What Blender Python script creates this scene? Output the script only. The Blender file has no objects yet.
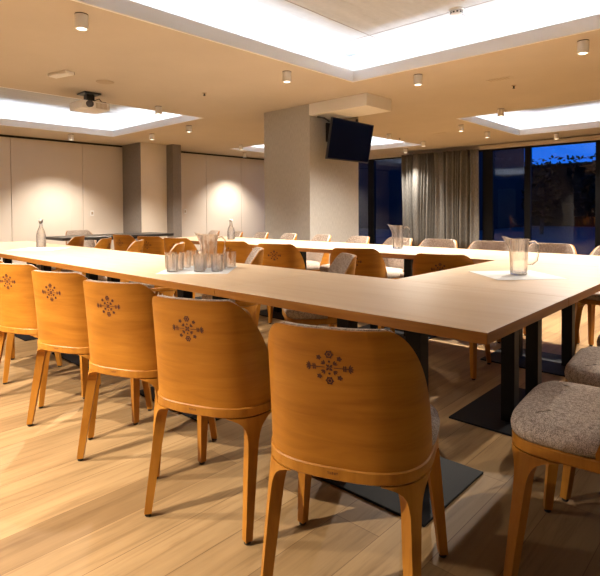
import bpy, bmesh, math, random
from mathutils import Vector, Matrix
PI = math.pi
random.seed(4)
SC = bpy.context.scene
COL = SC.collection

# ------------------------------------------------------------------ camera
F, CX, CY, CZ = 513.0, 0.5998, -1.4219, 1.1044
YAW, PITCH, ROLL, SH = 0.74997, -0.02422, -0.005624, -66.46
fw = Vector((-math.sin(YAW)*math.cos(PITCH), math.cos(YAW)*math.cos(PITCH), math.sin(PITCH)))
rt = Vector((math.cos(YAW), math.sin(YAW), 0)); up = rt.cross(fw)
r2 = rt*math.cos(ROLL) + up*math.sin(ROLL); u2 = up*math.cos(ROLL) - rt*math.sin(ROLL)
cd = bpy.data.cameras.new('camera'); cam = bpy.data.objects.new('camera', cd); COL.objects.link(cam)
cam.matrix_world = Matrix(((r2.x, u2.x, -fw.x, CX), (r2.y, u2.y, -fw.y, CY), (r2.z, u2.z, -fw.z, CZ), (0, 0, 0, 1)))
cd.sensor_width = 36; cd.sensor_fit = 'HORIZONTAL'; cd.lens = F*36/600; cd.shift_y = SH/600
cd.clip_start = 0.02; cd.clip_end = 300
SC.camera = cam

# ------------------------------------------------------------------ world, exposure
W = bpy.data.worlds.new('dusk'); SC.world = W; W.use_nodes = True
bg = W.node_tree.nodes['Background']; bg.inputs[0].default_value = (0.006, 0.15, 0.72, 1); bg.inputs[1].default_value = 1.3
vs = SC.view_settings
vs.view_transform = 'Standard'; vs.look = 'None'; vs.gamma = 1; vs.use_curve_mapping = False
vs.exposure = 0.15
SPOT_W = 330.0          # every downlight
ROW_W = 400.0           # the row between the main recess and the windows
NEAR_W = 930.0          # the brighter lamps left of and behind the front row
SPOT_COL = (1.0, 0.90, 0.76)
COVE_W = 4.0           # per metre of cove strip
COVE_COL = (0.86, 0.93, 1.0)
SC.cycles.max_bounces = 14; SC.cycles.transmission_bounces = 12; SC.cycles.glossy_bounces = 6; SC.cycles.diffuse_bounces = 2; SC.cycles.transparent_max_bounces = 24
SC.cycles.sample_clamp_indirect = 6.0
SC.cycles.caustics_reflective = False; SC.cycles.caustics_refractive = False

# ------------------------------------------------------------------ materials
def mat(name, color=(.8, .8, .8), rough=.5, metal=0.0, spec=.5):
    m = bpy.data.materials.new(name); m.use_nodes = True
    b = m.node_tree.nodes['Principled BSDF']
    b.inputs['Base Color'].default_value = (*color, 1); b.inputs['Roughness'].default_value = rough
    b.inputs['Metallic'].default_value = metal; b.inputs['Specular IOR Level'].default_value = spec
    return m
def nd(m, t, **kw):
    n = m.node_tree.nodes.new(t)
    for k, v in kw.items(): setattr(n, k, v)
    return n
def lk(m, a, b): m.node_tree.links.new(a, b)
def bsdf(m): return m.node_tree.nodes['Principled BSDF']
def coords(m, scale, random_per_object=False, rot=(0, 0, 0)):
    tc = nd(m, 'ShaderNodeTexCoord'); mp = nd(m, 'ShaderNodeMapping')
    mp.inputs['Scale'].default_value = scale; mp.inputs['Rotation'].default_value = rot
    if random_per_object:
        oi = nd(m, 'ShaderNodeObjectInfo'); mu = nd(m, 'ShaderNodeMath', operation='MULTIPLY'); mu.inputs[1].default_value = 37.0
        va = nd(m, 'ShaderNodeVectorMath', operation='ADD')
        lk(m, oi.outputs['Random'], mu.inputs[0]); lk(m, tc.outputs['Object'], va.inputs[0]); lk(m, mu.outputs[0], va.inputs[1])
        lk(m, va.outputs[0], mp.inputs['Vector'])
    else:
        lk(m, tc.outputs['Object'], mp.inputs['Vector'])
    return mp.outputs[0]
def ramp(m, fac, stops):
    r = nd(m, 'ShaderNodeValToRGB'); e = r.color_ramp.elements
    while len(e) < len(stops): e.new(0.5)
    for el, (p, c) in zip(e, stops): el.position = p; el.color = (*c, 1)
    lk(m, fac, r.inputs[0]); return r.outputs[0]
def noise(m, vec, scale=1, detail=4, rough=.55, dist=0.0):
    n = nd(m, 'ShaderNodeTexNoise'); n.inputs['Scale'].default_value = scale; n.inputs['Detail'].default_value = detail
    n.inputs['Roughness'].default_value = rough; n.inputs['Distortion'].default_value = dist
    lk(m, vec, n.inputs['Vector']); return n.outputs[0]
def bump(m, h, strength=.2, dist=.002):
    b = nd(m, 'ShaderNodeBump'); b.inputs['Strength'].default_value = strength; b.inputs['Distance'].default_value = dist
    lk(m, h, b.inputs['Height']); lk(m, b.outputs[0], bsdf(m).inputs['Normal'])

def wood(name, dark, mid, light, scale, rough=.38, per_obj=True, spec=.45):
    m = mat(name, mid, rough, spec=spec)
    v = coords(m, scale, per_obj)
    f = noise(m, v, 1.0, 6, .6, .6)
    lk(m, ramp(m, f, [(.25, dark), (.5, mid), (.75, light)]), bsdf(m).inputs['Base Color'])
    bump(m, f, .05, .001)
    return m
M = {}
M['chair_wood'] = wood('chair_wood', (.32, .112, .008), (.42, .158, .013), (.50, .205, .022), (3, 3, 26), .44, spec=.3)
M['chair_leg'] = wood('chair_leg_wood', (.32, .115, .011), (.42, .165, .017), (.50, .215, .03), (22, 22, 3), .44, spec=.3)
M['top_wood'] = wood('table_top_wood', (.78, .55, .34), (.84, .62, .405), (.88, .67, .47), (1.6, 22, 22), .34)
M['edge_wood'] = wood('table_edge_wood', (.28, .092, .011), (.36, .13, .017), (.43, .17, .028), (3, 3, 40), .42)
M['dark_top'] = mat('dark_laminate', (.03, .027, .026), .3)

def tweed():
    m = mat('tweed', (.5, .45, .4), .95, spec=.1)
    v = coords(m, (1, 1, 1))
    a = noise(m, v, 430, 2, .7); b = noise(m, v, 90, 3, .6)
    mx = nd(m, 'ShaderNodeMath', operation='MULTIPLY_ADD'); mx.inputs[1].default_value = .7
    lk(m, a, mx.inputs[0]); mu = nd(m, 'ShaderNodeMath', operation='MULTIPLY'); mu.inputs[1].default_value = .3
    lk(m, b, mu.inputs[0]); lk(m, mu.outputs[0], mx.inputs[2])
    lk(m, ramp(m, mx.outputs[0], [(.36, (.11, .085, .075)), (.46, (.38, .30, .25)), (.55, (.62, .51, .43)), (.65, (.84, .73, .62))]), bsdf(m).inputs['Base Color'])
    bump(m, mx.outputs[0], .5, .003)
    return m
M['tweed'] = tweed()
M['black'] = mat('black_steel', (.008, .008, .010), .5, spec=.2)
M['plate'] = mat('black_plate', (.010, .010, .012), .6, spec=.15)
M['stamp'] = mat('burnt_stamp', (.085, .022, .010), .6)
M['glide'] = mat('dark_glide', (.02, .015, .012), .6)
M['paper'] = mat('white_paper', (.92, .93, .95), .8)
M['white_paint'] = mat('white_paint', (.93, .93, .94), .6)
M['white_plastic'] = mat('white_plastic', (.90, .89, .88), .4)
M['black_plastic'] = mat('black_plastic', (.015, .015, .016), .35)
M['screen'] = mat('tv_screen', (.006, .006, .008), .16)
M['grey_lens'] = mat('lens_glass', (.12, .12, .14), .08)
M['grille'] = mat('grille_grey', (.50, .40, .30), .7)
M['frame_dark'] = mat('anodised_frame', (.004, .004, .005), .5, spec=.12)
M['trim_dark'] = mat('shadow_gap', (.03, .026, .024), .8)
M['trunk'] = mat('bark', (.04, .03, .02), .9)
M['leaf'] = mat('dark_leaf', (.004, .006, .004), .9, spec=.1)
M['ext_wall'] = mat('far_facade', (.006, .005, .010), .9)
M['asphalt'] = mat('asphalt', (.02, .02, .024), .9)
M['door_paint'] = mat('door_paint', (.55, .68, .70), .5)
M['back_paint'] = mat('back_wall_paint', (.16, .13, .12), .8)

def glass(name, tint, base, edge, power):
    m = bpy.data.materials.new(name); m.use_nodes = True
    nt = m.node_tree; nt.nodes.remove(nt.nodes['Principled BSDF'])
    out = nt.nodes['Material Output']
    tr = nd(m, 'ShaderNodeBsdfTransparent'); tr.inputs[0].default_value = (*tint, 1)
    gl = nd(m, 'ShaderNodeBsdfGlossy'); gl.inputs['Roughness'].default_value = 0.0
    lw = nd(m, 'ShaderNodeLayerWeight'); lw.inputs[0].default_value = .5
    pw = nd(m, 'ShaderNodeMath', operation='POWER'); pw.inputs[1].default_value = power
    ma = nd(m, 'ShaderNodeMath', operation='MULTIPLY_ADD'); ma.inputs[1].default_value = edge; ma.inputs[2].default_value = base
    mix = nd(m, 'ShaderNodeMixShader')
    lk(m, lw.outputs['Facing'], pw.inputs[0]); lk(m, pw.outputs[0], ma.inputs[0]); lk(m, ma.outputs[0], mix.inputs[0])
    lk(m, tr.outputs[0], mix.inputs[1]); lk(m, gl.outputs[0], mix.inputs[2]); lk(m, mix.outputs[0], out.inputs[0])
    return m
def drinking_glass():
    m = bpy.data.materials.new('clear_glass'); m.use_nodes = True
    nt = m.node_tree; nt.nodes.remove(nt.nodes['Principled BSDF'])
    tr = nd(m, 'ShaderNodeBsdfTransparent'); tr.inputs[0].default_value = (.99, .99, .995, 1)
    gl = nd(m, 'ShaderNodeBsdfGlass'); gl.inputs['IOR'].default_value = 1.47; gl.inputs['Roughness'].default_value = 0.0
    mix = nd(m, 'ShaderNodeMixShader'); mix.inputs[0].default_value = .6
    lk(m, tr.outputs[0], mix.inputs[1]); lk(m, gl.outputs[0], mix.inputs[2]); lk(m, mix.outputs[0], nt.nodes['Material Output'].inputs[0])
    return m
M['glass'] = drinking_glass()
M['glazing'] = glass('window_glass', (.80, .84, .90), .032, .8, 5.0)

def emit(name, color, s):
    m = bpy.data.materials.new(name); m.use_nodes = True
    nt = m.node_tree; nt.nodes.remove(nt.nodes['Principled BSDF'])
    e = nd(m, 'ShaderNodeEmission'); e.inputs[0].default_value = (*color, 1); e.inputs[1].default_value = s
    lk(m, e.outputs[0], nt.nodes['Material Output'].inputs[0]); return m
M['lamp'] = emit('lamp_lens', (1, .86, .62), 9)
M['led'] = emit('led_strip', COVE_COL, 10)

def floor_mat():
    m = mat('oak_planks', (.5, .3, .15), .55, spec=.3)
    tc = nd(m, 'ShaderNodeTexCoord'); mp = nd(m, 'ShaderNodeMapping'); mp.inputs['Rotation'].default_value = (0, 0, PI/2)
    lk(m, tc.outputs['Object'], mp.inputs['Vector'])
    br = nd(m, 'ShaderNodeTexBrick'); br.offset = .37; br.offset_frequency = 2
    for k, v in (('Scale', 1), ('Mortar Size', .0014), ('Mortar Smooth', .1), ('Bias', 0), ('Brick Width', 1.7), ('Row Height', .185)): br.inputs[k].default_value = v
    br.inputs['Color1'].default_value = (.225, .132, .056, 1); br.inputs['Color2'].default_value = (.345, .215, .098, 1); br.inputs['Mortar'].default_value = (.16, .085, .035, 1)
    lk(m, mp.outputs[0], br.inputs['Vector'])
    v = coords(m, (26, 1.6, 1)); g = noise(m, v, 1, 6, .62, .8)
    gr = ramp(m, g, [(.28, (.58, .52, .45)), (.5, (1, 1, 1)), (.75, (1.22, 1.24, 1.26))])
    v2 = coords(m, (5, 1.2, 1)); k = noise(m, v2, 1, 3, .5)
    kr = ramp(m, k, [(.3, (.78, .76, .72)), (.6, (1.08, 1.08, 1.08))])
    a = nd(m, 'ShaderNodeMix', data_type='RGBA', blend_type='MULTIPLY'); a.inputs[0].default_value = .75
    lk(m, br.outputs[0], a.inputs[6]); lk(m, gr, a.inputs[7])
    b = nd(m, 'ShaderNodeMix', data_type='RGBA', blend_type='MULTIPLY'); b.inputs[0].default_value = .8
    lk(m, a.outputs[2], b.inputs[6]); lk(m, kr, b.inputs[7])
    lk(m, b.outputs[2], bsdf(m).inputs['Base Color'])
    bump(m, br.outputs[1], .25, -.002)
    return m
M['floor'] = floor_mat()

def plaster(name, c, var=.04, scale=2.5, rough=.85):
    m = mat(name, c, rough, spec=.2)
    f = noise(m, coords(m, (1, 1, 1)), scale, 5, .6)
    lo = tuple(x*(1-var*2) for x in c); hi = tuple(min(1, x*(1+var)) for x in c)
    lk(m, ramp(m, f, [(.3, lo), (.7, hi)]), bsdf(m).inputs['Base Color'])
    return m
M['ceiling'] = plaster('ceiling_paint', (.62, .55, .475), .02, 1.5)
M['box_white'] = plaster('white_plaster', (.94, .93, .92), .01)
M['panel'] = plaster('partition_panel', (.76, .69, .62), .015, .8)
M['pilaster_white'] = plaster('cream_plaster', (.84, .78, .70), .02)
def concrete():
    m = mat('concrete', (.7, .68, .66), .9, spec=.15)
    a = noise(m, coords(m, (9, 1.0, 1)), 1, 6, .65, .5); b = noise(m, coords(m, (1, 1, 1)), 14, 4, .7)
    mu = nd(m, 'ShaderNodeMath', operation='MULTIPLY_ADD'); mu.inputs[1].default_value = .65
    lk(m, a, mu.inputs[0]); m2 = nd(m, 'ShaderNodeMath', operation='MULTIPLY'); m2.inputs[1].default_value = .35
    lk(m, b, m2.inputs[0]); lk(m, m2.outputs[0], mu.inputs[2])
    lk(m, ramp(m, mu.outputs[0], [(.28, (.40, .41, .43)), (.42, (.53, .55, .58)), (.62, (.60, .62, .65))]), bsdf(m).inputs['Base Color'])
    return m
M['concrete'] = concrete()
def woven(name, lo, hi):
    m = mat(name, lo, .9, spec=.15)
    f = noise(m, coords(m, (240, 240, 14)), 1, 3, .6)
    lk(m, ramp(m, f, [(.35, lo), (.65, hi)]), bsdf(m).inputs['Base Color']); bump(m, f, .2, .002)
    return m
M['column'] = woven('column_wallcovering', (.40, .385, .365), (.52, .505, .48))
M['pilaster_grey'] = woven('grey_wallcovering', (.20, .175, .16), (.29, .26, .24))
M['curtain'] = woven('curtain_linen', (.12, .115, .11), (.27, .26, .245))

# ------------------------------------------------------------------ mesh helpers
def link(name, me, m=None, parent=None):
    o = bpy.data.objects.new(name, me); COL.objects.link(o)
    if m is not None:
        for x in (m if isinstance(m, (list, tuple)) else (m,)): me.materials.append(x)
    if parent is not None: o.parent = parent
    return o
def obj(name, bm, m=None, parent=None, smooth=False, sharp=35):
    bm.normal_update()
    me = bpy.data.meshes.new(name); bm.to_mesh(me); bm.free()
    if smooth:
        for p in me.polygons: p.use_smooth = True
        try: me.set_sharp_from_angle(angle=math.radians(sharp))
        except Exception: pass
    return link(name, me, m, parent)
def add_box(bm, lo, hi, bevel=0.0, seg=2, mi=0, M4=None):
    r = bmesh.ops.create_cube(bm, size=1.0); vs_ = r['verts']
    lo = Vector(lo); hi = Vector(hi); c = (lo+hi)/2; d = hi-lo
    for v in vs_: v.co = Vector((v.co.x*d.x, v.co.y*d.y, v.co.z*d.z)) + c
    es = list({e for v in vs_ for e in v.link_edges})
    if bevel > 0:
        rr = bmesh.ops.bevel(bm, geom=es, offset=bevel, segments=seg, profile=.5, affect='EDGES')
        vs_ = list({v for f in rr['faces'] for v in f.verts} | {v for v in vs_ if v.is_valid})
    fs = {f for v in vs_ if v.is_valid for f in v.link_faces}
    for f in fs: f.material_index = mi
    if M4 is not None:
        for v in {v for f in fs for v in f.verts}: v.co = M4 @ v.co
def box(name, lo, hi, m, parent=None, bevel=0.0, M4=None):
    bm = bmesh.new(); add_box(bm, lo, hi, bevel, M4=M4); return obj(name, bm, m, parent)
def add_lathe(bm, prof, seg=24, c=(0, 0, 0), closed=False):
    rows = []
    for r, z in prof:
        if r < 1e-6: rows.append([bm.verts.new((c[0], c[1], c[2]+z))])
        else: rows.append([bm.verts.new((c[0]+r*math.cos(2*PI*i/seg), c[1]+r*math.sin(2*PI*i/seg), c[2]+z)) for i in range(seg)])
    for a, b in zip(rows, rows[1:]):
        for i in range(seg):
            j = (i+1) % seg
            if len(a) == 1 and len(b) == 1: continue
            if len(a) == 1: bm.faces.new((a[0], b[j], b[i]))
            elif len(b) == 1: bm.faces.new((a[i], a[j], b[0]))
            else: bm.faces.new((a[i], a[j], b[j], b[i]))
    return rows
def lathe(name, prof, m, parent=None, seg=24, c=(0, 0, 0), sharp=35):
    bm = bmesh.new(); add_lathe(bm, prof, seg, c); bmesh.ops.recalc_face_normals(bm, faces=bm.faces)
    return obj(name, bm, m, parent, True, sharp)
def add_tube(bm, pts, r, seg=8):
    pts = [Vector(p) for p in pts]; rows = []
    for i, p in enumerate(pts):
        t = (pts[min(i+1, len(pts)-1)] - pts[max(i-1, 0)]).normalized()
        a = t.cross(Vector((0, 0, 1)));
        if a.length < 1e-3: a = t.cross(Vector((0, 1, 0)))
        a.normalize(); b = t.cross(a)
        rows.append([bm.verts.new(p + r*(math.cos(2*PI*k/seg)*a + math.sin(2*PI*k/seg)*b)) for k in range(seg)])
    for A, B in zip(rows, rows[1:]):
        for k in range(seg): bm.faces.new((A[k], A[(k+1) % seg], B[(k+1) % seg], B[k]))
    bm.faces.new(rows[0][::-1]); bm.faces.new(rows[-1])
def thing(name, label, cat, loc=(0, 0, 0), rot=0, group=None):
    o = bpy.data.objects.new(name, None); COL.objects.link(o); o.empty_display_size = .1
    o.location = loc; o.rotation_euler = (0, 0, rot); o['label'] = label; o['category'] = cat
    if group: o['group'] = group
    return o
def tag(o, label, cat, group=None):
    o['label'] = label; o['category'] = cat
    if group: o['group'] = group
    return o
def struct(o): o['kind'] = 'structure'; return o
def dup(root, loc, rot, label, group=None):
    r = root.copy(); COL.objects.link(r); r.location = loc; r.rotation_euler = (0, 0, rot); r['label'] = label
    if group: r['group'] = group
    for ch in list(root.children):
        c = ch.copy(); COL.objects.link(c); c.parent = r
        for g in list(ch.children):
            d = g.copy(); COL.objects.link(d); d.parent = c
    return r

# ------------------------------------------------------------------ the room
XL, XR, YB, YF, ZC = -10.53, 4.6, -4.2, 10.5, 2.6
struct(box('floor', (XL-.1, YB-.1, -.05), (XR+.1, YF+.1, 0), M['floor']))
HOLES = [(-3.07, 2.7, -2.3, 3.45), (-9.32, -6.3, -2.3, 3.65), (-3.32, 2.7, 6.68, 9.42), (-9.32, -5.55, 6.72, 9.42)]
def ceiling_mesh():
    bm = bmesh.new()
    xs = sorted({XL-.1, XR+.1} | {h[0] for h in HOLES} | {h[1] for h in HOLES})
    ys = sorted({YB-.1, YF+.1} | {h[2] for h in HOLES} | {h[3] for h in HOLES})
    for x0, x1 in zip(xs, xs[1:]):
        for y0, y1 in zip(ys, ys[1:]):
            mx, my = (x0+x1)/2, (y0+y1)/2
            if any(h[0] < mx < h[1] and h[2] < my < h[3] for h in HOLES): continue
            for z, flip in ((ZC, True), (ZC+.03, False)):
                v = [bm.verts.new(p) for p in ((x0, y0, z), (x1, y0, z), (x1, y1, z), (x0, y1, z))]
                bm.faces.new(v[::-1] if flip else v)
    bmesh.ops.remove_doubles(bm, verts=bm.verts, dist=1e-4)
    return bm
ceil = struct(obj('ceiling', ceiling_mesh(), M['ceiling']))
ZS, CV = 3.0, .25
struct(box('ceiling', (XL-.1, YB-.1, ZS), (XR+.1, YF+.1, ZS+.15), M['concrete']))
k = 0
for (x0, x1, y0, y1) in HOLES:
    k += 1
    bm = bmesh.new(); t = .03
    add_box(bm, (x0-t, y0-t, ZC-.001), (x0, y1+t, ZC+.12)); add_box(bm, (x1, y0-t, ZC-.001), (x1+t, y1+t, ZC+.12))
    add_box(bm, (x0, y0-t, ZC-.001), (x1, y0, ZC+.12)); add_box(bm, (x0, y1, ZC-.001), (x1, y1+t, ZC+.12))
    f = struct(obj('trim_%d' % k, bm, M['white_paint']))
    bm = bmesh.new(); a = CV; t = .02
    add_box(bm, (x0-a-t, y0-a-t, ZC+.03), (x0-a, y1+a+t, ZS)); add_box(bm, (x1+a, y0-a-t, ZC+.03), (x1+a+t, y1+a+t, ZS))
    add_box(bm, (x0-a, y0-a-t, ZC+.03), (x1+a, y0-a, ZS)); add_box(bm, (x0-a, y1+a, ZC+.03), (x1+a, y1+a+t, ZS))
    obj('cove_back', bm, M['white_paint'], f)
    # the strip lamps that stand on the hidden cove shelf, shining up
    led = bmesh.new(); s = .13
    runs = [((x0-s, (y0+y1)/2), y1-y0, PI/2), ((x1+s, (y0+y1)/2), y1-y0, PI/2), (((x0+x1)/2, y0-s), x1-x0, 0), (((x0+x1)/2, y1+s), x1-x0, 0)]
    for (c, L, a_) in runs:
        hx, hy = (L/2, .012) if a_ == 0 else (.012, L/2)
        add_box(led, (c[0]-hx, c[1]-hy, ZC+.031), (c[0]+hx, c[1]+hy, ZC+.04))
        ld = bpy.data.lights.new('cove_strip', 'AREA'); ld.shape = 'RECTANGLE'; ld.size = L; ld.size_y = .03
        ld.energy = COVE_W*L; ld.color = COVE_COL
        lo = bpy.data.objects.new('cove_strip', ld); COL.objects.link(lo); lo.parent = f
        lo.location = (c[0], c[1], ZC+.05); lo.rotation_euler = (PI, 0, a_)
    obj('led_strip', led, M['led'], f)
# formwork joints in the concrete slab over the main recess
bm = bmesh.new(); j = .006
for y in (3.24, .74, -1.76): add_box(bm, (-3.3, y-j, ZS-.002), (2.9, y+j, ZS+.01))
for x0, y0, y1 in ((-2.69, -2.5, 3.68), (-1.68, 3.24, 3.7), (-.2, -2.5, 3.24), (1.1, .74, 3.68), (-1.68, -2.5, .74)): add_box(bm, (x0-j, y0, ZS-.002), (x0+j, y1, ZS+.01))
struct(obj('trim_5', bm, mat('joint_grey', (.30, .27, .25), .9)))

# left wall: sliding partition panels under a dark gap
wl = struct(box('wall_left', (XL-.12, YB-.1, 0), (XL-.03, YF+.1, ZS), M['trim_dark']))
edges = [YB, -1.8, -.6, .7, 2.13, 3.565, 4.51]
for a, b in zip(edges, edges[1:]): box('panel', (XL-.03, a+.004, .02), (XL, b-.004, 2.555), M['panel'], wl, .003)
edges = [5.41, 6.88, 8.09, 9.3, 10.5]
for a, b in zip(edges, edges[1:]): box('panel', (XL-.03, a+.004, .02), (XL, b-.004, 2.555), M['panel'], wl, .003)
struct(box('trim_6', (XL-.02, 3.30, .02), (XL+.004, 3.312, 2.555), M['panel']))
pil = struct(box('wall_pilaster', (XL, 4.52, 0), (-9.76, 5.18, ZC), M['pilaster_white']))
box('grey_facing', (XL, 4.50, 0), (-9.75, 4.519, ZC), M['pilaster_grey'], pil)
box('grey_facing', (XL, 5.18, 0), (-9.50, 5.40, ZC), M['pilaster_grey'], pil)
struct(box('wall_right', (XR, YB-.1, 0), (XR+.1, YF+.1, ZS), M['back_paint']))
wb = struct(box('wall_back', (XL-.1, YB-.1, 0), (XR+.1, YB, ZS), M['back_paint']))
dr = struct(box('door_1', (-10.1, YB+.002, 0), (-9.2, YB+.05, 2.1), M['door_paint'], None, .004))
bm = bmesh.new(); add_tube(bm, [(-9.30, YB+.05, 1.03), (-9.30, YB+.10, 1.03), (-9.44, YB+.10, 1.03)], .011); obj('door_handle', bm, M['black'], dr)

# column with wallcovering, the ceiling box beside it
CL = (-5.25, -4.30, 4.05, 5.21)
struct(box('wall_column', (CL[0], CL[2], 0), (CL[1], CL[3], ZC), M['column']))
struct(box('ceiling', (CL[1], 4.04, 2.44), (-3.30, 4.62, ZC), M['box_white']))

# window wall
YW = 10.5
struct(box('wall_front', (XL-.1, YW-.02, 2.49), (XR+.1, YW+.12, ZS), M['ceiling']))
struct(box('trim_7', (-4.62, YW-.10, 2.535), (XR, YW-.02, 2.575), M['ceiling']))
def window(n, x0, x1, posts):
    fr = bmesh.new()
    add_box(fr, (x0, YW, 2.45), (x1, YW+.07, 2.49)); add_box(fr, (x0, YW, 0), (x1, YW+.07, .06))
    for a, b in posts: add_box(fr, (a, YW-.02, .06), (b, YW+.07, 2.45))
    o = struct(obj('window_%d' % n, fr, M['frame_dark']))
    ps = sorted(posts)
    for (a, b), (c, d) in zip(ps, ps[1:]):
        box('pane', (b, YW+.03, .06), (c, YW+.038, 2.45), M['glazing'], o)
window(1, XL, -4.45, [(XL, XL+.1), (-9.2, -9.1), (-7.86, -7.66), (-6.1, -6.0), (-4.55, -4.45)])
window(2, -4.45, 4.6, [(-4.45, -4.30), (-3.58, -3.45), (-2.16, -2.02), (-.7, -.56), (.8, .94), (2.3, 2.44), (4.5, 4.6)])

# curtain
def curtain():
    bm = bmesh.new(); x0, x1 = -6.63, -4.58; n = 420; rows = []
    for zi in range(9):
        z = .02 + (2.5-.02)*zi/8; row = []
        for i in range(n+1):
            u = i/n; t = u*19 + .5*math.sin(u*17) + .3*math.sin(u*41+1)
            a = .062 + .022*math.sin(u*29+2)
            s = math.sin(t*2*PI); y = YW-.20 + a*math.copysign(abs(s)**.75, s) + .012*math.sin(z*2.2+u*9)
            x = x0+(x1-x0)*u + .012*math.sin(z*1.7+u*13)
            row.append(bm.verts.new((x, y, z)))
        rows.append(row)
    for A, B in zip(rows, rows[1:]):
        for i in range(n): bm.faces.new((A[i], A[i+1], B[i+1], B[i]))
    return bm
cu = obj('curtain', curtain(), M['curtain'], None, True, 80)
so = cu.modifiers.new('thick', 'SOLIDIFY'); so.thickness = .004
tag(cu, 'floor-length grey-brown pleated curtain between the two stretches of dark glazing', 'curtain')

# ------------------------------------------------------------------ outside, at dusk
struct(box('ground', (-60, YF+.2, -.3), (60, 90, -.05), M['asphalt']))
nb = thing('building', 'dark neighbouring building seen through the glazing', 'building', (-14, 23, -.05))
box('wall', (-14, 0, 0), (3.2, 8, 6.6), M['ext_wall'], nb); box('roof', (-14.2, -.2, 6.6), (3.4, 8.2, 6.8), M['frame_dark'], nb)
def tree(x, y, h, w, label, seed):
    rnd = random.Random(seed)
    t = thing('tree', label, 'tree', (x, y, -.05), 0, 'trees outside the windows')
    bm = bmesh.new(); add_tube(bm, [(0, 0, 0), (.05, 0, h*.3), (0, .03, h*.6)], .09); obj('trunk', bm, M['trunk'], t)
    bm = bmesh.new()
    for k in range(520):
        a = rnd.uniform(0, 2*PI); e = math.acos(rnd.uniform(-1, 1)); r = rnd.random()**.4
        c = Vector((w*r*math.sin(e)*math.cos(a), w*r*math.sin(e)*math.sin(a), h*.58 + h*.42*r*math.cos(e)))
        s = rnd.uniform(.12, .26); q = Matrix.Rotation(rnd.uniform(0, 6), 3, 'X') @ Matrix.Rotation(rnd.uniform(0, 6), 3, 'Z')
        v = [bm.verts.new(c + q @ Vector(p)) for p in ((-s, 0, 0), (0, -s*.5, .03), (s, 0, 0), (0, s*.5, .03))]; bm.faces.new(v)
    for k in range(14):
        a = rnd.uniform(0, 2*PI); rr = rnd.uniform(.1, .5)*w
        r_ = bmesh.ops.create_icosphere(bm, subdivisions=2, radius=rnd.uniform(.35, .55)*w)
        for v in r_['verts']: v.co = Vector((v.co.x+rr*math.cos(a), v.co.y+rr*math.sin(a), v.co.z*h*.5/w*.7 + h*.55 + rnd.uniform(-.1, .1)))
    obj('crown', bm, M['leaf'], t)
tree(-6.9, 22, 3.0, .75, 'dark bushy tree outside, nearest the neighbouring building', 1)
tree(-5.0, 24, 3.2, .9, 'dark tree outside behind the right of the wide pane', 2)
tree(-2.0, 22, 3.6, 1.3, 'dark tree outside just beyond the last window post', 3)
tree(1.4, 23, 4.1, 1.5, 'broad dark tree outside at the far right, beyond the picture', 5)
rnd = random.Random(8); bm = bmesh.new(); add_box(bm, (-16, 0, 0), (16, 1.0, 3.9))
for k in range(3600):
    c = Vector((rnd.uniform(-16, 16), rnd.uniform(-.2, 1.1), rnd.uniform(.1, 4.4))); q_ = rnd.uniform(.10, .22); q = Matrix.Rotation(rnd.uniform(0, 6), 3, 'X') @ Matrix.Rotation(rnd.uniform(0, 6), 3, 'Z')
    bm.faces.new([bm.verts.new(c + q @ Vector(p)) for p in ((-q_, 0, 0), (0, -q_*.5, .03), (q_, 0, 0), (0, q_*.5, .03))])
hd = obj('hedge', bm, M['leaf']); hd.location = (0, 33, -.05); tag(hd, 'long dark clipped hedge outside behind the trees', 'hedge')

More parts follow.
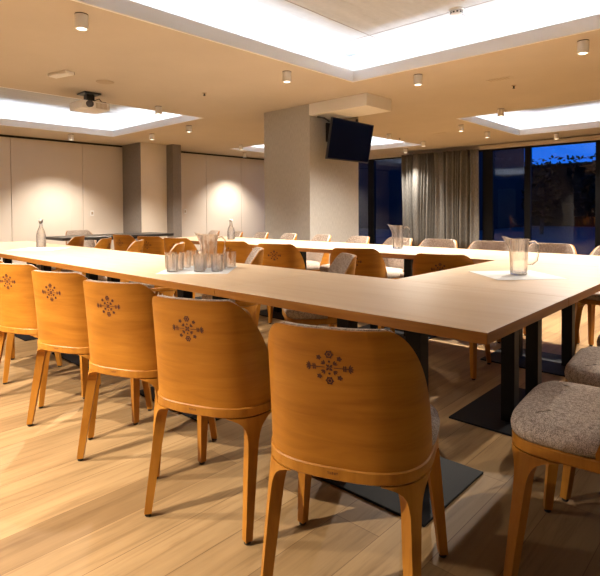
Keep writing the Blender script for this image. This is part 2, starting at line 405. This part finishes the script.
# ------------------------------------------------------------------ ceiling fittings
def downlight_master():
    t = thing('downlight', '', 'ceiling light', (0, 0, 0), 0, 'white cylinder downlights on the ceiling')
    lathe('housing', [(.044, 0), (.047, -.004), (.047, -.108), (.044, -.112), (.036, -.112), (.034, -.095), (0, -.095)], M['white_plastic'], t, 28)
    lathe('lamp_lens', [(.032, -.1), (.03, -.104), (0, -.106)], M['lamp'], t, 20)
    lathe('mounting_ring', [(.049, 0), (.049, -.006), (.044, -.0065)], M['black_plastic'], t, 24)
    ld = bpy.data.lights.new('downlight_beam', 'SPOT'); ld.energy = SPOT_W; ld.color = SPOT_COL; ld.spot_size = math.radians(112); ld.spot_blend = .85
    ld.shadow_soft_size = .02
    lo = bpy.data.objects.new('downlight_beam', ld); COL.objects.link(lo); lo.parent = t; lo.location = (0, 0, -.116)
    return t
DL = [(-3.31, .34, 'largest white cylinder downlight at upper left, beside the main recess'),
      (-3.33, 2.60, 'white cylinder downlight near the inner corner of the main recess, before the column'),
      (-2.37, 3.72, 'white cylinder downlight just right of the ceiling box by the column'),
      (-.70, 3.72, 'white cylinder downlight at the upper right edge of the picture'),
      (.97, 3.72, 'white cylinder downlight beyond the right edge of the picture'),
      (-3.30, -1.95, 'white cylinder downlight left of the camera beside the main recess'),
      (-2.05, -2.66, 'white cylinder downlight behind the front row, left of the camera'),
      (-2.48, 6.35, 'white cylinder downlight before the edge of the far right recess'),
      (-3.59, 7.34, 'white cylinder downlight left of the far right recess, above the curtain'),
      (-3.60, 8.50, 'white cylinder downlight left of the far right recess, near its far corner'),
      (-2.69, 9.71, 'white cylinder downlight over the wide pane, by the glazing'),
      (-9.60, 2.93, 'white cylinder downlight close to the partition wall, above its bright scallop'),
      (-8.44, 4.02, 'white cylinder downlight before the cream pilaster'),
      (-5.98, 2.65, 'white cylinder downlight right of the projector, at the recess edge'),
      (-7.09, 3.95, 'white cylinder downlight beyond the right tip of the left recess'),
      (-8.57, 6.42, 'white cylinder downlight left of the column, at the far left recess'),
      (-9.77, 7.57, 'white cylinder downlight by the rear partition panels, left of the column'),
      (-5.13, 7.36, 'white cylinder downlight behind the television, first from the column'),
      (-5.2, 8.85, 'white cylinder downlight beyond the television, before the curtain'),
      (-6.2, 9.75, 'white cylinder downlight at the left end of the curtain'),
      (-5.98, .30, 'white cylinder downlight left of the main recess, outside the picture'),
      (-5.98, -1.9, 'white cylinder downlight behind the left recess, outside the picture'),
      (-9.60, .70, 'white cylinder downlight by the near partition panels, outside the picture')]
dm = downlight_master()
side_beam = next(c.data for c in dm.children if c.type == 'LIGHT').copy(); side_beam.energy = NEAR_W*.62; side_beam.spot_size = math.radians(132); side_beam.spot_blend = .6
row_beam = next(c.data for c in dm.children if c.type == 'LIGHT').copy(); row_beam.energy = ROW_W; row_beam.spot_size = math.radians(140); row_beam.spot_blend = .5
near_beam = next(c.data for c in dm.children if c.type == 'LIGHT').copy(); near_beam.energy = NEAR_W; near_beam.spot_size = math.radians(132); near_beam.spot_blend = .6
for i, (x, y, lb) in enumerate(DL):
    if i == 0: dm.location = (x, y, ZC); dm['label'] = lb
    else:
        d_ = dup(dm, (x, y, ZC), 0, lb)
        if 3.5 < y < 3.8 and x > -2.5:
            for c in d_.children:
                if c.type == 'LIGHT': c.data = row_beam
        if y < -2.2 and -3.5 < x < -1.3:
            for c in d_.children:
                if c.type == 'LIGHT': c.data = near_beam
        if -2.2 < y < -1.8 and -3.5 < x < -3:
            for c in d_.children:
                if c.type == 'LIGHT': c.data = side_beam

pj = thing('projector', 'white ceiling projector on a black bracket by the left recess', 'projector', (-5.88, 1.58, ZC))
box('case', (-.17, -.18, -.225), (.19, .18, -.125), M['white_plastic'], pj, .012)
box('bracket', (-.05, -.05, -.125), (.05, .05, -.02), M['black_plastic'], pj, .004)
box('ceiling_plate', (-.11, -.11, -.02), (.11, .11, 0), M['black_plastic'], pj, .004)
R90 = Matrix.Rotation(PI/2, 4, 'Y')
bm = bmesh.new(); add_lathe(bm, [(.043, -.03), (.043, .03), (.035, .032), (.032, .02), (0, .024)], 24); bmesh.ops.recalc_face_normals(bm, faces=bm.faces); bm.transform(Matrix.Translation((.19, -.085, -.17)) @ R90); obj('lens', bm, M['grey_lens'], pj, True)
bm = bmesh.new()
for i in range(9): add_box(bm, (.186, .0+i*.017, -.21), (.192, .008+i*.017, -.145))
obj('vent_grille', bm, M['grille'], pj)
bm = bmesh.new(); add_tube(bm, [(-.1, .1, -.12), (-.03, .09, -.07), (.05, .11, -.06), (.1, .12, -.11), (.17, .14, -.12)], .006); obj('cable', bm, M['black_plastic'], pj)

sp = thing('ceiling_speaker', 'round flush ceiling speaker above the projector', 'speaker', (-5.16, 1.44, ZC))
lathe('grille', [(.10, 0), (.10, -.004), (.094, -.006), (0, -.007)], M['grille'], sp, 36)
em = thing('motion_detector', 'flat rectangular white box on the ceiling left of the round speaker', 'detector', (-5.12, .92, ZC), .25)
box('housing', (-.15, -.055, -.035), (.15, .055, 0), M['white_plastic'], em, .008); box('dark_back', (-.11, .056, -.028), (.14, .064, 0), M['black_plastic'], em)
sd = thing('smoke_detector', 'round white smoke detector on the concrete inside the main recess', 'smoke detector', (-1.67, 3.22, ZS))
lathe('base', [(.072, 0), (.072, -.016), (.066, -.02)], M['white_plastic'], sd, 32); lathe('sensor_head', [(.055, -.02), (.052, -.046), (.038, -.056), (0, -.058)], M['white_plastic'], sd, 28)
bm = bmesh.new()
for i in range(10):
    a = i*2*PI/10; add_box(bm, (-.009, -.002, -.04), (.009, .002, -.027), M4=Matrix.Rotation(a, 4, 'Z') @ Matrix.Translation((0, .0545, 0)))
obj('slots', bm, M['black_plastic'], sd)
def sprinkler(x, y, lb):
    t = thing('sprinkler', lb, 'sprinkler', (x, y, ZC), 0, 'small ceiling sprinklers')
    lathe('rosette', [(.03, 0), (.028, -.006), (.012, -.008)], M['grille'], t, 20); lathe('head', [(.010, -.008), (.009, -.03), (.018, -.034), (.018, -.037), (0, -.038)], M['black_plastic'], t, 14)
sprinkler(-4.80, 2.59, 'small sprinkler between the projector and the column downlight')
sprinkler(-1.78, 4.98, 'small sprinkler in the tan ceiling at right, before the far right recess')
sprinkler(-5.28, 8.0, 'small sprinkler beyond the television above the curtain')
def vent(x, y, a, b, lb):
    t = thing('ceiling_hatch', lb, 'vent', (x, y, ZC)); box('frame', (-a, -b, -.004), (a, b, 0), M['ceiling'], t)
    bm = bmesh.new()
    for i in range(7): add_box(bm, (-a+.02+i*(2*a-.04)/7, -b+.012, -.006), (-a+.02+(i+.45)*(2*a-.04)/7, b-.012, -.003))
    obj('slats', bm, M['grille'], t)
vent(-1.78, 4.55, .14, .06, 'faint flush hatch in the tan ceiling at right'); vent(-4.33, 7.96, .16, .05, 'narrow slotted air outlet in the ceiling before the curtain')

# television
tv = thing('television', 'black flat television hung tilted on the column under the ceiling box', 'television', (-4.0, 4.62, 2.095))
T4 = Matrix.Rotation(math.radians(-0.0), 4, 'Z') @ Matrix.Rotation(math.radians(11), 4, 'Y')
box('casing', (-.022, -.50, -.292), (.012, .50, .292), M['black_plastic'], tv, .006, T4)
box('screen', (.0122, -.485, -.272), (.0145, .485, .28), M['screen'], tv, 0, T4)
bm = bmesh.new(); add_box(bm, (-.045, -.13, .05), (-.022, .13, .25), M4=T4); add_box(bm, (-.295, -.17, .10), (-.03, -.11, .15)); add_box(bm, (-.295, .11, .10), (-.03, .17, .15)); add_box(bm, (-.295, -.22, .0), (-.28, .22, .28)); obj('wall_bracket', bm, M['black'], tv)
bm = bmesh.new(); add_tube(bm, [(-.02, .18, .30), (-.02, .18, .345)], .02); obj('camera_clip', bm, M['black_plastic'], tv)
bm = bmesh.new(); add_tube(bm, [(-.275, -.42, .34), (-.12, -.46, .30), (-.04, -.44, .24)], .012); obj('cable', bm, M['black_plastic'], tv)

def switch(y, z, lb):
    t = thing('wall_switch', lb, 'switch', (XL, y, z)); box('plate', (0, -.04, -.06), (.012, .04, .06), M['white_plastic'], t, .003); box('rocker', (.012, -.022, -.03), (.016, .022, .03), M['grille'], t, .001)
switch(3.76, 1.04, 'small pale switch on the partition left of the cream pilaster')
switch(6.2, 1.06, 'small pale switch on the partition right of the cream pilaster')

# ------------------------------------------------------------------ tables
ZT, TH = .75, .036
def table(name, x0, x1, y0, y1, label, group, along='x', top=None, edge=None, nposts=2):
    cx, cy = (x0+x1)/2, (y0+y1)/2; g = .001
    t = thing(name, label, 'table', (cx, cy, 0), 0, group)
    a, b = (x1-x0)/2-g, (y1-y0)/2-g
    bm = bmesh.new(); add_box(bm, (-a, -b, ZT-TH), (a, b, ZT), .0015, 1)
    bm.normal_update()
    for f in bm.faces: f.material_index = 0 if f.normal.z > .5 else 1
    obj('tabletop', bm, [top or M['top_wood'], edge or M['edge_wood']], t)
    L, S = (a, b) if along == 'x' else (b, a)
    def q(lo, hi):
        return (lo, hi) if along == 'x' else ((lo[1], lo[0], lo[2]), (hi[1], hi[0], hi[2]))
    pl = min(.345, L-.12); ps = S-.145; d = min(.175, L*.5)
    box('base_plate', *q((-pl, -ps, 0), (pl, ps, .010)), M['plate'], t, .002)
    for s in (-1, 1): box('post', *q((s*d-.034, -.034, .010), (s*d+.034, .034, ZT-TH-.022)), M['black'], t, .003)
    box('top_bracket', *q((-d-.12, -.22, ZT-TH-.022), (d+.12, .22, ZT-TH)), M['black'], t, .002)
    return t
L_, W_ = 1.254, .78; GT = 'conference tables pushed into a ring'
ordn = ['at the near right corner', 'second from the right, under the tumblers', 'third from the right', 'fourth from the right']
for i in range(4): table('conference_table', -(i+1)*L_, -i*L_, 0, W_, 'light oak table of the near row, '+ordn[i], GT)
table('conference_table', -4*L_-.78, -4*L_, 0, W_, 'light oak table of the near row, at its far left end under the white carafe', GT)
table('conference_table', -W_-.02, 0, W_, W_+L_, 'light oak table of the right side, under the near glass jug', GT, 'y')
ordf = ['at its right end', 'second from its right end', 'third from its right end', 'fourth from its right end']
for i in range(4): table('conference_table', -(i+1)*L_, -i*L_, W_+L_, 2*W_+L_, 'light oak table of the far row, '+ordf[i], GT)
table('side_table', -6.75, -6.08, 1.3, 2.95, 'dark-topped table along the left end, before the partition wall', None, 'y', M['dark_top'], M['dark_top'])

# ------------------------------------------------------------------ chairs
def sgnpow(v, e): return math.copysign(abs(v)**e, v)
def plan_pts(n=1600):
    pts = []
    for i in range(n+1):
        ph = PI*i/n                                   # 0 rear centre -> PI front centre (+x side)
        if ph <= PI/2: a, b, e = .234, .225, 2/2.9
        else: a, b, e = .234, .205, 2/4.5
        pts.append(Vector((a*sgnpow(math.sin(ph), e), -b*sgnpow(math.cos(ph), e), 0)))
    return pts
PP = plan_pts(); SS = [0.0]
for A, B in zip(PP, PP[1:]): SS.append(SS[-1] + (B-A).length)
STOT = SS[-1]
def plan(s):
    sg = -1 if s < 0 else 1; s = min(abs(s), STOT)
    lo, hi = 0, len(SS)-1
    while hi-lo > 1:
        m = (lo+hi)//2
        if SS[m] <= s: lo = m
        else: hi = m
    f = (s-SS[lo])/max(1e-9, SS[hi]-SS[lo]); p = PP[lo].lerp(PP[hi], f)
    return Vector((p.x*sg, p.y, 0))
def nrm(s):
    t = plan(s+.012) - plan(s-.012)
    if abs(s) > STOT-.013: return Vector((0, 1, 0))
    return Vector((t.y, -t.x, 0)).normalized()
S1 = .350; ZR0, ZR1, ZTOP = .402, .436, .803
def ztop(s):
    u = max(0, min(1, (abs(s)/S1-.42)/.58)); return .452 + (ZTOP-.452)*(1-u**1.7)**1.0
def shell_pt(s, z, off):
    k = max(0, (z-.44)/.37); w = max(0, math.cos(min(PI/2, abs(s)/S1*PI/2)))
    return plan(s) + nrm(s)*(off + .010*k) + Vector((0, -.034*k**1.3*w, z)) + Vector((0, 0, 0))
def shell(s_max, o0, o1, dz, zb, n=56, nz=16, inset=0.0):
    bm = bmesh.new(); gr = []
    for off in (o0, o1):
        rows = []
        for i in range(n+1):
            s = -s_max + 2*s_max*i/n; zt = ztop(s*S1/s_max*(1-inset)) + dz
            rows.append([bm.verts.new(shell_pt(s, zb+(zt-zb)*(j/nz), off)) for j in range(nz+1)])
        gr.append(rows)
    O, I = gr
    for i in range(n):
        for j in range(nz):
            bm.faces.new((O[i][j], O[i+1][j], O[i+1][j+1], O[i][j+1])); bm.faces.new((I[i][j], I[i][j+1], I[i+1][j+1], I[i+1][j]))
        bm.faces.new((O[i][nz], O[i+1][nz], I[i+1][nz], I[i][nz])); bm.faces.new((O[i][0], I[i][0], I[i+1][0], O[i+1][0]))
    for i in (0, n):
        for j in range(nz):
            q = (O[i][j], O[i][j+1], I[i][j+1], I[i][j]); bm.faces.new(q if i == 0 else q[::-1])
    bmesh.ops.recalc_face_normals(bm, faces=bm.faces)
    return bm
def ring(z0, z1, o_out, o_in, n=120):
    bm = bmesh.new(); R = []
    for i in range(n):
        s = -STOT + 2*STOT*i/n; p = plan(s); q = nrm(s)
        R.append([bm.verts.new(p+q*o+Vector((0, 0, z))) for o, z in ((o_out, z0+.004), (o_out-.004, z0), (o_in, z0), (o_in, z1), (o_out-.003, z1), (o_out, z1-.003))])
    for i in range(n):
        A, B = R[i], R[(i+1) % n]
        for k in range(6): bm.faces.new((A[k], B[k], B[(k+1) % 6], A[(k+1) % 6]))
    bmesh.ops.recalc_face_normals(bm, faces=bm.faces); return bm
def leg(s0, spl, zlo=0.012):
    bm = bmesh.new(); n0 = nrm(s0); m = 10; rows = []
    prof = [(zlo, .026, .026), (.10, .029, .029), (.20, .033, .033), (.28, .037, .036), (.32, .041, .037), (.345, .050, .038), (.362, .064, .038), (.376, .086, .038), (.387, .118, .038), (.396, .165, .038), (.4, .2, .038)]
    for z, w, th in prof:
        d = spl*(1-z/.40)
        row = []
        # flat section at the foot, bent along the plan near the rail
        tt = Vector((-n0.y, n0.x, 0)); bl = max(0.0, min(1.0, (z-.25)/.12))
        for off in (0, -th):
            line = []
            for i in range(m+1):
                s = w*(i/m-.5)
                curved = plan(s0+s) + nrm(s0+s)*off; flat = plan(s0) + tt*s + n0*off
                p = flat.lerp(curved, bl) + d; p.z = z; line.append(bm.verts.new(p))
            row.append(line)
        rows.append(row[0] + row[1][::-1])
    k = len(rows[0])
    for A, B in zip(rows, rows[1:]):
        for i in range(k): bm.faces.new((A[i], A[(i+1) % k], B[(i+1) % k], B[i]))
    bm.faces.new(rows[0][::-1]); bm.faces.new(rows[-1])
    bmesh.ops.recalc_face_normals(bm, faces=bm.faces)
    c = sum((v.co for v in rows[0]), Vector())/k
    return bm, c
def cushion():
    bm = bmesh.new(); n = 96; rows = []
    lay = [(.436, .006), (.446, -.002), (.462, -.004), (.478, .000), (.490, .010), (.498, .028), (.503, .06), (.506, .11), (.508, .17)]
    for z, ins in lay:
        row = []
        for i in range(n):
            s = -STOT + 2*STOT*i/n; a = abs(s)
            k = 1 - max(0, min(1, (a-(S1-.10))/.14)); k = k*k*(3-2*k)
            p = plan(s) - nrm(s)*(min(ins, .10) + .041*k)
            if ins > .10:
                f = 1-(ins-.10)/.2; p = Vector((p.x*f, p.y*f, 0))
            row.append(bm.verts.new((p.x, p.y, z)))
        rows.append(row)
    for A, B in zip(rows, rows[1:]):
        for i in range(n): bm.faces.new((A[i], A[(i+1) % n], B[(i+1) % n], B[i]))
    bm.faces.new(rows[0][::-1])
    c = bm.verts.new((0, 0, .5085))
    for i in range(n): bm.faces.new((rows[-1][i], rows[-1][(i+1) % n], c))
    bmesh.ops.recalc_face_normals(bm, faces=bm.faces); return bm
def motif():
    bm = bmesh.new(); zc = .700
    def put(pts):
        vs_ = [bm.verts.new(shell_pt(x, zc+.004+y*.96, -.0033)) for x, y in pts]; bm.faces.new(vs_)
    def disc(x, y, r, n=10): put([(x+r*math.cos(2*PI*i/n), y+r*math.sin(2*PI*i/n)) for i in range(n)])
    def ringd(x, y, r, w, n=14):
        for i in range(n):
            a, b = 2*PI*i/n, 2*PI*(i+1)/n
            put([(x+r*math.cos(a), y+r*math.sin(a)), (x+r*math.cos(b), y+r*math.sin(b)), (x+(r-w)*math.cos(b), y+(r-w)*math.sin(b)), (x+(r-w)*math.cos(a), y+(r-w)*math.sin(a))])
    def petal(x, y, a, l, w):
        c, s = math.cos(a), math.sin(a)
        put([(x+u*c-v*s, y+u*s+v*c) for u, v in ((0, 0), (l*.4, w), (l*.8, w*.7), (l, 0), (l*.8, -w*.7), (l*.4, -w))])
    def stem(x0, y0, x1, y1, w=.0011):
        d = math.hypot(x1-x0, y1-y0); nx, ny = -(y1-y0)/d*w, (x1-x0)/d*w
        put([(x0+nx, y0+ny), (x1+nx, y1+ny), (x1-nx, y1-ny), (x0-nx, y0-ny)])
    for k in range(4): petal(0, 0, k*PI/2+PI/4, .012, .003)
    for k in range(8): petal(.0035*math.cos(k*PI/4+.2), .0035*math.sin(k*PI/4+.2), k*PI/4+.2, .006, .0012)
    for sy in (-1, 1):
        disc(0, sy*.0165, .0033); ringd(0, sy*.036, .0095, .0035); disc(0, sy*.036, .0042)
        for k in range(6): disc(.0098*math.cos(k*PI/3), sy*.036+.0098*math.sin(k*PI/3), .0022, 6)
        for sx in (-1, 1):
            disc(sx*.027, sy*.026, .0055)
            for k in range(5): disc(sx*.027+.0055*math.cos(k*1.257), sy*.026+.0055*math.sin(k*1.257), .0021, 6)
            a = math.atan2(sy*.8, sx)
            for da in (-.55, 0, .55): petal(sx*.011, sy*.0085, a+da, .0125, .0024)
    for sx in (-1, 1):
        stem(sx*.012, 0, sx*.052, 0)
        for x in (.038, .043):
            petal(sx*x, 0, PI/2, .009, .0018); petal(sx*x, 0, -PI/2, .009, .0018)
        for da in (-1.1, -.55, 0, .55, 1.1): petal(sx*.050, 0, (0 if sx > 0 else PI)+da, .0145, .0022)
        ringd(sx*.055, .004, .004, .0012, 8)
    return bm
def maker_mark():
    bm = bmesh.new()
    for i in range(5):
        x = -.012 + i*.006
        def p(dx, z): return bm.verts.new(plan(x+dx)+nrm(x+dx)*.0008+Vector((0, 0, z)))
        if i % 2 == 0: bm.faces.new([p(-.0022, .423), p(.0022, .423), p(.0022, .4245), p(-.0022, .4245)]); bm.faces.new([p(-.0006, .418), p(.0006, .418), p(.0006, .423), p(-.0006, .423)])
        else: bm.faces.new([p(-.002, .418), p(-.0008, .418), p(-.0008, .4245), p(-.002, .4245)]); bm.faces.new([p(.0008, .418), p(.002, .418), p(.002, .4245), p(.0008, .4245)])
    return bm
def chair_master():
    t = thing('tub_chair', '', 'chair')
    obj('seat_frame', ring(ZR0, ZR1, 0, -.038), M['chair_leg'], t, True)
    obj('back_shell', shell(S1, -.0045, -.0145, 0, ZR1), M['chair_wood'], t, True, 50)
    obj('back_upholstery', shell(S1-.004, -.015, -.031, .002, ZR1, inset=-.004), M['tweed'], t, True, 50)
    obj('seat_cushion', cushion(), M['tweed'], t, True, 60)
    o = obj('stamped_motif', motif(), M['stamp'], t); o['label'] = 'dark burnt-in flower motif on the back'
    o = obj('maker_mark', maker_mark(), M['stamp'], t)
    sr = .225; sf = STOT-.24
    for s0, spl in ((sr, Vector((.012, -.07, 0))), (-sr, Vector((-.012, -.07, 0))), (sf, Vector((.03, .038, 0))), (-sf, Vector((-.03, .038, 0)))):
        bm, c = leg(s0, spl); lg = obj('leg', bm, M['chair_leg'], t, True, 40)
        bm = bmesh.new(); add_lathe(bm, [(0, 0), (.010, 0), (.012, .003), (.012, .0125), (0, .0125)], 12, (c.x, c.y, 0)); bmesh.ops.recalc_face_normals(bm, faces=bm.faces)
        obj('glide', bm, M['glide'], lg)
    return t
D = math.radians
CH = []
GO = 'wooden-backed chairs along the front of the near table row'
nth = ['nearest the camera', 'second from the right', 'third from the right', 'fourth from the right', 'fifth from the right', 'sixth from the right']
for i, (x, y, r) in enumerate([(-.318, -.20, 22), (-.935, -.19, 20), (-1.525, -.175, 20), (-2.08, -.19, 20), (-2.67, -.20, 20), (-3.26, -.2, 20)]):
    CH.append((x, y, r, 'wooden tub chair with flower motif, front row, '+nth[i], GO))
GR = 'tweed-seated chairs along the right side'
nth = ['nearest the camera', 'second from the camera', 'third from the camera', 'fourth from the camera']
for i, (x, y, r) in enumerate([(.20, .315, 95), (.185, .905, 95), (.165, 1.48, 95)]):
    CH.append((x, y, r, 'tweed-seated tub chair right of the tables, '+nth[i], GR))
GNI = 'chairs on the inner side of the near table row, facing the camera'
nth = ['first from the right', 'second from the right', 'third from the right', 'fourth from the right', 'fifth from the right', 'leftmost']
for i, (x, y, r) in enumerate([(-1.60, 1.08, 142), (-2.46, 1.07, 142), (-3.50, 1.06, 138), (-4.18, 1.04, 138), (-4.86, 1.04, 138), (-5.53, 1.04, 138)]):
    CH.append((x, y, r, 'tub chair facing the near row from inside, '+nth[i], GNI))
GFI = 'wooden-backed chairs on the inner side of the far table row'
nth = ['first from the right', 'second from the right', 'third from the right', 'fourth from the right', 'fifth from the right', 'sixth from the right', 'leftmost']
for i, (x, y, r) in enumerate([(-1.07, 1.89, 14), (-1.85, 1.92, 24), (-2.68, 1.90, 22), (-3.30, 1.89, 24), (-4.18, 1.90, 16), (-4.74, 1.90, 18), (-5.32, 1.9, 10)]):
    CH.append((x, y, r, 'wooden-backed tub chair facing the far row, '+nth[i], GFI))
GFO = 'tweed-backed chairs behind the far table row'
nth = ['at the right edge of the picture', 'right of the near glass jug', 'before the first dark pane', 'before the curtain', 'beside the far glass jug', 'before the right edge of the column', 'before the middle of the column', 'before the left edge of the column', 'first left of the column', 'second left of the column, by the carafe', 'leftmost, mostly behind the tall glass']
for i, (x, y, r) in enumerate([(-.27, 2.92, 181), (-.78, 2.92, 180), (-1.29, 2.92, 179), (-1.80, 2.93, 180), (-2.29, 2.92, 166), (-2.80, 2.91, 162), (-3.33, 2.91, 160), (-3.86, 2.91, 160), (-4.36, 2.91, 160), (-4.86, 2.91, 160), (-5.36, 2.91, 160)]):
    CH.append((x, y, r, 'tweed-backed tub chair behind the far row, '+nth[i], GFO))
CH.append((-6.9, 1.95, -90, 'pale tub chair behind the dark side table at far left', None))
cm = chair_master()
for i, (x, y, r, lb, g) in enumerate(CH):
    if i == 0:
        cm.location = (x, y, 0); cm.rotation_euler = (0, 0, D(r)); cm['label'] = lb; cm['group'] = g
    else:
        o = dup(cm, (x, y, 0), D(r), lb, g)
        if g is None and 'group' in o: del o['group']

# ------------------------------------------------------------------ on the tables
def napkin(x, y, s, rot, lb):
    bm = bmesh.new(); add_box(bm, (-s/2, -s/2, 0), (s/2, s/2, .0012)); o = obj('paper_mat', bm, M['paper']); o.location = (x, y, ZT); o.rotation_euler = (0, 0, D(rot))
    tag(o, lb, 'mat', 'white paper mats under the glassware')
napkin(-1.90, .385, .40, 42, 'white paper mat under the jug with the tumblers')
napkin(-.41, 1.33, .36, 48, 'white paper mat under the near glass jug')
napkin(-1.86, 2.42, .36, 44, 'white paper mat under the far glass jug')
napkin(-4.38, .40, .40, 42, 'white paper mat before the carafe at far left')
ZN = ZT+.0012
def jug(x, y, rot, lb, h=.205, r=.056, cat='jug'):
    t = thing('glass_jug', lb, cat, (x, y, ZN), D(rot), 'glass water jugs')
    bm = bmesh.new(); seg = 36
    prof = [(0, .0), (r*.80, 0), (r*.84, .006), (r*.86, h*.3), (r*.93, h*.7), (r*1.02, h*.93), (r*1.06, h), (r*1.02, h), (r*.97, h*.93), (r*.88, h*.7), (r*.81, h*.3), (r*.79, .012), (0, .012)]
    rows = add_lathe(bm, prof, seg)
    for row in rows[4:9]:
        for v in row:
            a = math.atan2(v.co.y, v.co.x)
            if abs(a) < .8 and v.co.z > h*.75:
                k = (1-(a/.8)**2)**2*(v.co.z/h-.75)/.25; v.co.x += .032*k; v.co.z += .012*k; v.co.y *= (1-.35*k)
    bmesh.ops.recalc_face_normals(bm, faces=bm.faces); obj('body', bm, M['glass'], t, True, 40)
    bm = bmesh.new(); add_tube(bm, [(-r*.98, 0, h*.90), (-r*1.5, 0, h*.93), (-r*1.85, 0, h*.84), (-r*1.85, 0, h*.6), (-r*1.7, 0, h*.40), (-r*1.3, 0, h*.30), (-r*.86, 0, h*.30)], .006, 10); obj('handle', bm, M['glass'], t, True, 60)
    return t
jug(-.405, 1.36, 200, 'glass water jug on the mat of the right-side table', .19, .051)
jug(-1.85, 2.47, 215, 'far glass water jug on the far row, before the curtain')
jug(-1.96, .50, 215, 'glass water jug standing among the tumblers on the near row', .20, .056)
def tumbler_master():
    h, r = .095, .036
    o = lathe('tumbler', [(0, 0), (r*.86, 0), (r*.9, .004), (r, h), (r*.95, h), (r*.84, .010), (0, .010)], M['glass'], None, 24, sharp=40)
    return o
tp = [(-2.13, .50, 'leftmost, at the back'), (-2.06, .40, 'at the left, behind the front one'), (-2.10, .32, 'at the far left front'), (-1.99, .30, 'at the left front'), (-1.93, .22, 'nearest the table edge'), (-1.82, .33, 'at the right front'), (-1.75, .40, 'at the right, behind the front one'), (-1.82, .48, 'at the right, beside the jug'), (-1.90, .40, 'in the middle, before the jug'), (-1.85, .58, 'behind the jug at the right')]
t0 = tumbler_master()
for i, (x, y, lb) in enumerate(tp):
    o = t0 if i == 0 else t0.copy()
    if i: COL.objects.link(o)
    o.location = (x, y, ZN); tag(o, 'clear glass tumbler on the near paper mat, '+lb, 'glass', 'tumblers around the jug')
def carafe(x, y, z, lb, h=.26):
    t = thing('glass_carafe', lb, 'carafe', (x, y, z))
    lathe('bottle', [(0, 0), (.040, 0), (.044, .006), (.044, h*.42), (.036, h*.58), (.018, h*.74), (.016, h*.9), (.020, h*.97), (.017, h*.97), (.013, h*.9), (.015, h*.74), (.033, h*.57), (.041, h*.42), (.041, .010), (0, .010)], M['glass'], t, 28, sharp=50)
    lathe('stopper', [(0, h*.88), (.012, h*.88), (.013, h*.97), (.021, h*.975), (.021, h*1.03), (.016, h*1.05), (0, h*1.05)], M['white_plastic'], t, 20)
carafe(-4.62, .50, ZT, 'glass carafe at the far left of the near row, before the partition')
carafe(-4.12, 2.45, ZT, 'glass carafe on the far row, left of the column', .23)
